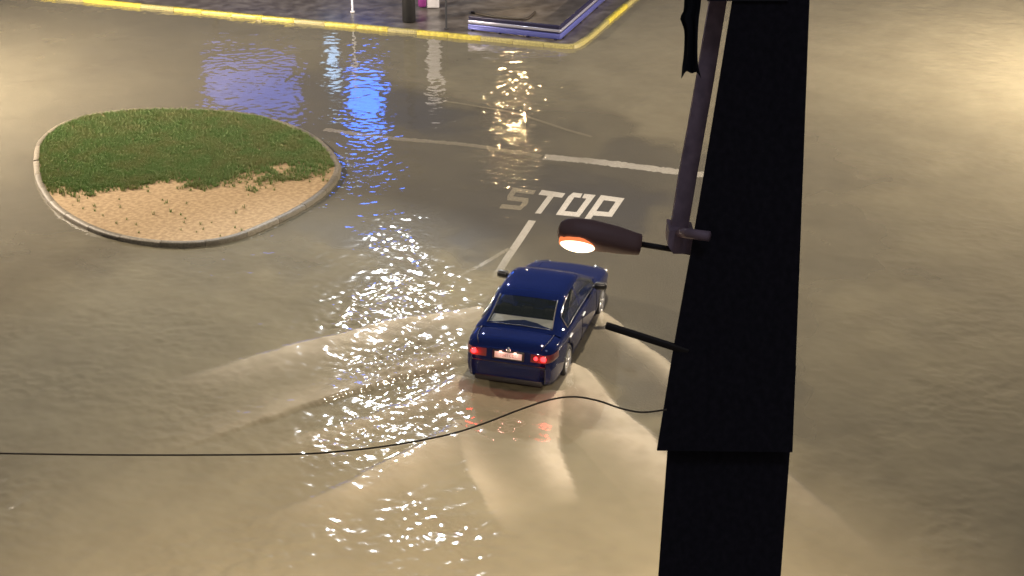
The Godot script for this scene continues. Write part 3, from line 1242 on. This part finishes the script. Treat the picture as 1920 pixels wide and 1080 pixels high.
func wheel(t: Node3D, at: Vector3, sg: float) -> void:
	var w := Node3D.new()
	w.name = "wheel"
	t.add_child(w, true)
	w.position = at
	w.scale.x = 1.0
	var b := Basis(Vector3(sg, 0, 0), Vector3.UP, Vector3(0, 0, sg))
	var tr := Transform3D(b, Vector3.ZERO)
	var s := st()
	lathe_x(s, tr, [Vector2(-.1, .2), Vector2(-.1, .28), Vector2(-.085, .31), Vector2(-.05, .315), Vector2(.06, .315), Vector2(.088, .307), Vector2(.103, .28), Vector2(.103, .235), Vector2(.09, .228), Vector2(.06, .226)], 36)
	build(s, "tyre", M.rubber, w)
	s = st()
	lathe_x(s, tr, [Vector2(.06, .226), Vector2(.096, .228), Vector2(.100, .218), Vector2(.085, .205), Vector2(.02, .2), Vector2(.018, .001)], 36)
	for k in 7:
		var a := TAU * k / 7
		var d := Vector3(0, cos(a), sin(a))
		var sd := Vector3(0, -sin(a), cos(a))
		var bs := Basis(Vector3.RIGHT, d, Vector3.RIGHT.cross(d))
		rbox(s, tr * Transform3D(bs, d * .125 + Vector3(.082, 0, 0)), Vector3(.03, .19, .062), .01)
	lathe_x(s, tr, [Vector2(.05, .055), Vector2(.1, .055), Vector2(.11, .04), Vector2(.112, .001)], 18)
	build(s, "rim", M.alloy, w)

# ------------------------------------------------------------------ dark building, post, rag, rod
func slab(s: SurfaceTool, pix: Array, depth: float, thick: float) -> void:   # outline at a distance, extruded away from the street side
	var f := PackedVector3Array()
	var b := PackedVector3Array()
	for p in pix:
		var q := space(p[0], p[1], depth)
		f.append(q)
		b.append(q + Vector3(.0, 0, -thick))
	var poly := PackedVector2Array()
	for p in pix:
		poly.append(Vector2(p[0], p[1]))
	var id := Geometry2D.triangulate_polygon(poly)
	s.set_smooth_group(-1)
	for i in range(0, id.size(), 3):
		tri(s, f[id[i]], f[id[i + 1]], f[id[i + 2]])
		tri(s, b[id[i]], b[id[i + 2]], b[id[i + 1]])
	for k in f.size():
		var l := (k + 1) % f.size()
		quad(s, f[k], b[k], b[l], f[l])

func make_right_side() -> void:
	var D := 10.6
	# pier that stands on the street, and the leaning panel in front of it
	var s := st()
	var l0 := space(1256, 780, D + .1)
	var l1 := space(1234, 1080, D + .1)
	var dirv := (l1 - l0)
	var foot := l0 + dirv * ((l0.y + .1) / -dirv.y)
	var topp := l0 - dirv * (.3 / -dirv.y)
	var r0 := space(1486, 780, D + .1)
	var wv := Vector3(r0.x - l0.x, 0, 0)
	var rows := []
	for p in [foot, l0, topp]:
		var q: Vector3 = p
		var wq: Vector3 = wv * (1.0 if p != topp else 1.0)
		rows.append(PackedVector3Array([q, q + wq, q + wq + Vector3(0, 0, -.5), q + Vector3(.09, 0, -.5)]))
	s.set_smooth_group(-1)
	skin(s, rows, false, true)
	cap(s, rows[2], false)
	var o := build(s, "wall_pier", M.dark_render)
	tag(o, "black unlit wall pier rising along the right of the street", "wall")
	s = st()
	slab(s, [[1232, 845], [1262, 660], [1296, 470], [1320, 328], [1341, 200], [1373, 4], [1396, -140], [1528, -140], [1518, 0], [1486, 848]], D, .02)
	o = build(s, "leaning_panel", M.dark_render)
	tag(o, "black panel leaning above the pier, its edge slanting down to a notch", "panel")
	# slanting post with its foot bracket
	var P := base("slanted_post")
	tag(P, "slanted purplish grey metal post beside the black panel", "post")
	s = st()
	slab(s, [[1256, 440], [1273, 330], [1290, 240], [1306, 150], [1331, 2], [1351, -120], [1384, -120], [1363, 2], [1339, 150], [1323, 240], [1307, 330], [1291, 425], [1290, 440]], D + .3, .05)
	build(s, "post_bar", M.grey_metal, P)
	s = st()
	slab(s, [[1255, 432], [1302, 438], [1296, 476], [1262, 476], [1252, 460]], D + .22, .2)
	build(s, "clamp", M.grey_metal, P)
	s = st()
	tube(s, PackedVector3Array([space(1276, 436, D + .2), space(1292, 438, D - .05), space(1330, 443, D - .12)]), [.034], 10)
	build(s, "wall_stub", M.grey_metal, P)
	s = st()
	slab(s, [[1326, 2], [1330, -14], [1480, -14], [1478, 2]], D - .02, .3)
	build(s, "top_crosspiece", M.black_metal, P)
	# torn rag hanging from above, folded cloth with thickness
	s = st()
	var left := [[-90, 1290], [0, 1283], [22, 1281], [33, 1275], [45, 1279], [60, 1283], [100, 1282], [125, 1279], [149, 1277]]
	var right := [[-90, 1322], [0, 1315], [40, 1310], [90, 1308], [120, 1309], [147, 1315]]
	var front := []
	var back := []
	for v in zlist(-90, 148, 34):
		var a := curve(v, left)
		var b := curve(v, right)
		var fr := PackedVector3Array()
		var bk := PackedVector3Array()
		for i in 13:
			var f := i / 12.0
			var vv: float = v
			if v > 120:
				vv = lerpf(120, 120 + (v - 120) * (1.0 - .55 * sin(f * PI) - .18 * sin(f * 9.0) * sin(f * PI)), 1.0)
			var dz := .025 * sin(f * 11.0 + v * .012) + .012 * sin(f * 23.0 - v * .03)
			fr.append(space(lerpf(a, b, f), vv, D - .45 + dz))
			bk.append(space(lerpf(a, b, f), vv, D - .438 + dz))
		front.append(fr)
		back.append(bk)
	skin(s, front, false)
	skin(s, back, true)
	for k in [0, 12]:
		var e := []
		for i in front.size():
			e.append(PackedVector3Array([front[i][k], back[i][k]]))
		skin(s, e, k == 0)
	o = build(s, "torn_cloth", M.rag)
	tag(o, "torn black cloth strip hanging in front of the slanted post", "cloth")
	s = st()
	tube(s, PackedVector3Array([space(1270, -88, D - .44), space(1420, -70, D - .1)]), [.02], 8)
	o = build(s, "awning_bar", M.black_metal)
	tag(o, "black bar from which the torn cloth hangs", "bar")
	# rod that sticks out of the panel
	s = st()
	var ra := space(1136, 610, D - .05)
	var rb := space(1290, 659, D + .02)
	var dd := rb - ra
	var xb := dd.normalized()
	var zb := xb.cross(Vector3.UP).normalized()
	rbox(s, Transform3D(Basis(xb, zb.cross(xb), zb), (ra + rb) / 2), Vector3(dd.length(), .042, .042), .006)
	o = build(s, "iron_rod", M.hose)
	tag(o, "dark square rod jutting out from the black panel over the water", "rod")

# ------------------------------------------------------------------ lamps
func lamp_head(t: Node3D, at: Vector3, along: Vector3, roll: float, energy: float, c: Color, glow: Material, length: float, joint: Vector3, aim := Vector3(0, -1, 0.001), cone := 72.0) -> void:
	var x := along.normalized()
	var z := x.cross(Vector3.UP).normalized()
	var y := z.cross(x)
	var b := Basis(x, y, z) * Basis(Vector3.RIGHT, roll)
	var tr := Transform3D(b, at)
	var s := st()
	# sections along the head: place, half width, height above, height below
	var sec := [[-.50, .055, .045, .05], [-.49, .065, .055, .062], [-.42, .07, .06, .066], [-.2, .105, .075, .072], [.1, .135, .085, .075], [.3, .14, .08, .07], [.42, .12, .066, .058], [.48, .085, .045, .035], [.5, .03, .015, .012]]
	var rows := []
	for k in sec:
		var row := PackedVector3Array()
		for i in 24:
			var a := TAU * i / 24
			var cy: float = sin(a)
			var cx: float = cos(a)
			var hh: float = (k[2] if cy > 0 else k[3])
			row.append(tr * Vector3(k[0] * length, signf(cy) * pow(absf(cy), .7) * hh * 1.3 * length / .62, signf(cx) * pow(absf(cx), .8) * k[1] * length / .62))
		rows.append(row)
	skin(s, rows, false, true)
	cap(s, rows[0], true)
	cap(s, rows[-1], false)
	var hd := build(s, "lamp_head", M.lamp_shell, t)
	s = st()
	var lr := []
	for j in 6:
		var row := PackedVector3Array()
		var r := cos(j / 5.0 * PI / 2)
		var dn := sin(j / 5.0 * PI / 2)
		for i in 20:
			var a := TAU * i / 20
			row.append(tr * Vector3((.24 + cos(a) * .21 * r) * length, (-.090 - dn * .04) * length / .62, sin(a) * .105 * r * length / .62))
		lr.append(row)
	skin(s, lr, false, true)
	build(s, "lamp_lens", glow, hd)
	if glow == M.lamp_glow:  # glowing ring round the lens, painted as light on the reflector edge
		s = st()
		var rr := []
		for j in 4:
			var row := PackedVector3Array()
			var r: float = [1.09, 1.08, 1.04, 1.0][j]
			for i in 24:
				var a := TAU * i / 24
				row.append(tr * Vector3((.24 + cos(a) * .21 * r) * length, [-.055, -.086, -.095, -.090][j] * length / .62, sin(a) * .105 * r * length / .62))
			rr.append(row)
		skin(s, rr, false, true)
		build(s, "lamp_rim_painted_light", M.painted_rim_light, hd)
	s = st()
	tube(s, PackedVector3Array([tr * Vector3(-.47 * length, 0, 0), joint]), [.02], 10)
	build(s, "arm", M.hose, t)
	var l := SpotLight3D.new()
	l.name = "lamp_light"
	l.light_color = c
	l.light_energy = energy
	l.light_size = .09
	l.spot_range = 200
	l.spot_attenuation = 2.0
	l.spot_angle = cone
	l.spot_angle_attenuation = .6
	l.shadow_enabled = true
	t.add_child(l)
	l.position = tr * Vector3(.24 * length, -.145 * length / .62, 0)
	l.basis = Basis.looking_at(aim.normalized(), Vector3.RIGHT)

func make_lamps() -> void:
	# the lamp in the picture, on its bracket by the slanted post
	var D := 11.0
	var j := space(1300, 474, D)
	var t := base("bracket_lamp")
	tag(t, "lit street lamp with brown head on a thin arm above the car", "street lamp")
	var a := space(1202, 458, D)
	var tip := space(1046, 432, D)
	var ln := (tip - a).length()
	lamp_head(t, (a + tip) / 2, tip - a, deg_to_rad(42), 400.0, Color(1, .9, .77), M.lamp_glow, ln, j, Vector3(-.1, -1, -.33), 46.0)
	# warm lamp far across the junction, seen only as its reflection
	var dist := 69.0
	var base3 := Vector3(.2, .1, -dist)
	var far := base("unseen_street_lamp", base3)
	tag(far, "tall warm street lamp across the junction beyond the forecourt", "street lamp")
	var s := st()
	tube(s, PackedVector3Array([Vector3(1.2, 0, 0), Vector3(1.2, 8.7, 0), Vector3(1.0, 9.0, .05), Vector3(.4, 9.1, .1)]), [.09, .06, .05, .04], 12)
	build(s, "column", M.post_dark, far)
	lamp_head(far, Vector3(.1, 9.05, .12), Vector3(-1, 0, .2), 0.0, 6.0, Color(1, .84, .6), M.lamp_glow_warm, .62, Vector3(.4, 9.1, .1), Vector3(0, -.5, 1), 45.0)
	# two unseen lamps added for even light, left and right of the picture
	for k in [[Vector3(-20.5, 0, -43), 1.0, "left", 500.0], [Vector3(22.5, 0, -44), -1.0, "right", 640.0]]:
		var q := base("unseen_street_lamp", k[0])
		tag(q, "unseen tall street lamp added for even light beyond the %s edge of the picture" % k[2], "street lamp")
		s = st()
		tube(s, PackedVector3Array([Vector3(0, -.1, 0), Vector3(0, 8.7, 0), Vector3(.2 * k[1], 9.0, 0), Vector3(.8 * k[1], 9.1, 0)]), [.09, .06, .05, .04], 12)
		build(s, "column", M.post_dark, q)
		lamp_head(q, Vector3(1.1 * k[1], 9.05, 0), Vector3(k[1], 0, 0), 0.0, k[3], Color(1, .92, .82), M.lamp_glow_white, .62, Vector3(.8 * k[1], 9.1, 0), Vector3(k[1] * .6, -1, 0), 75.0)

	# unseen lamp added on a wire to light the car roof from above
	var at := Vector3(1.6, 11.3, -30)
	var h := base("added_hanging_lamp", at)
	tag(h, "unseen lamp added on a wire above the car to light its roof", "street lamp")
	s = st()
	lathe_x(s, Transform3D(Basis(Vector3.BACK, -PI / 2), Vector3.ZERO), [Vector2(-.36, .001), Vector2(-.36, .05), Vector2(-.2, .07), Vector2(-.12, .2), Vector2(.0, .24), Vector2(.02, .235), Vector2(0.0, .22), Vector2(-.05, .001)], 24)
	build(s, "lamp_shade", M.post_dark, h)
	s = st()
	lathe_x(s, Transform3D(Basis(Vector3.BACK, -PI / 2), Vector3.ZERO), [Vector2(.0, .2), Vector2(.04, .17), Vector2(.06, .1), Vector2(.065, .001)], 20)
	build(s, "lamp_lens", M.lamp_glow_white, h)
	s = st()
	tube(s, smooth_path([Vector3(-18.5, 1.3, 0), Vector3(-7, .62, 0), Vector3(0, .38, 0), Vector3(8, .62, 0), Vector3(16.5, 1.3, 0)], 8), [.008], 6)
	build(s, "wire", M.post_dark, h)
	for x in [-18.5, 16.5]:
		s = st()
		tube(s, PackedVector3Array([Vector3(x, -11.45, 0), Vector3(x, 1.4, 0)]), [.11, .07], 12)
		build(s, "post", M.post_dark, h)
	var hl := SpotLight3D.new()
	hl.name = "lamp_light"
	hl.light_color = Color(1, .93, .82)
	hl.light_energy = 58.0
	hl.light_size = .15
	hl.spot_range = 200
	hl.spot_attenuation = 2.0
	hl.spot_angle = 80.0
	hl.spot_angle_attenuation = .5
	hl.shadow_enabled = true
	h.add_child(hl)
	hl.position = Vector3(0, -.09, 0)
	hl.rotation_degrees.x = -90

# ------------------------------------------------------------------ overhead cable
func make_cable() -> void:
	var D := 10.5
	var pts := []
	for p in [[-120, 848, .6], [200, 853, .4], [527, 852, .2], [640, 846, .1], [740, 834, .05], [840, 815, 0], [910, 793, 0], [975, 768, -.05], [1030, 750, -.1], [1075, 744, -.15], [1120, 751, -.2], [1165, 766, -.2], [1205, 773, -.25], [1250, 768, -.28]]:
		pts.append(space(p[0], p[1], D + p[2]))
	var s := st()
	tube(s, smooth_path(pts, 6), [.0062], 8)
	var o := build(s, "overhead_cable", M.cable)
	tag(o, "thin dark cable sagging across the street to the black panel", "cable")
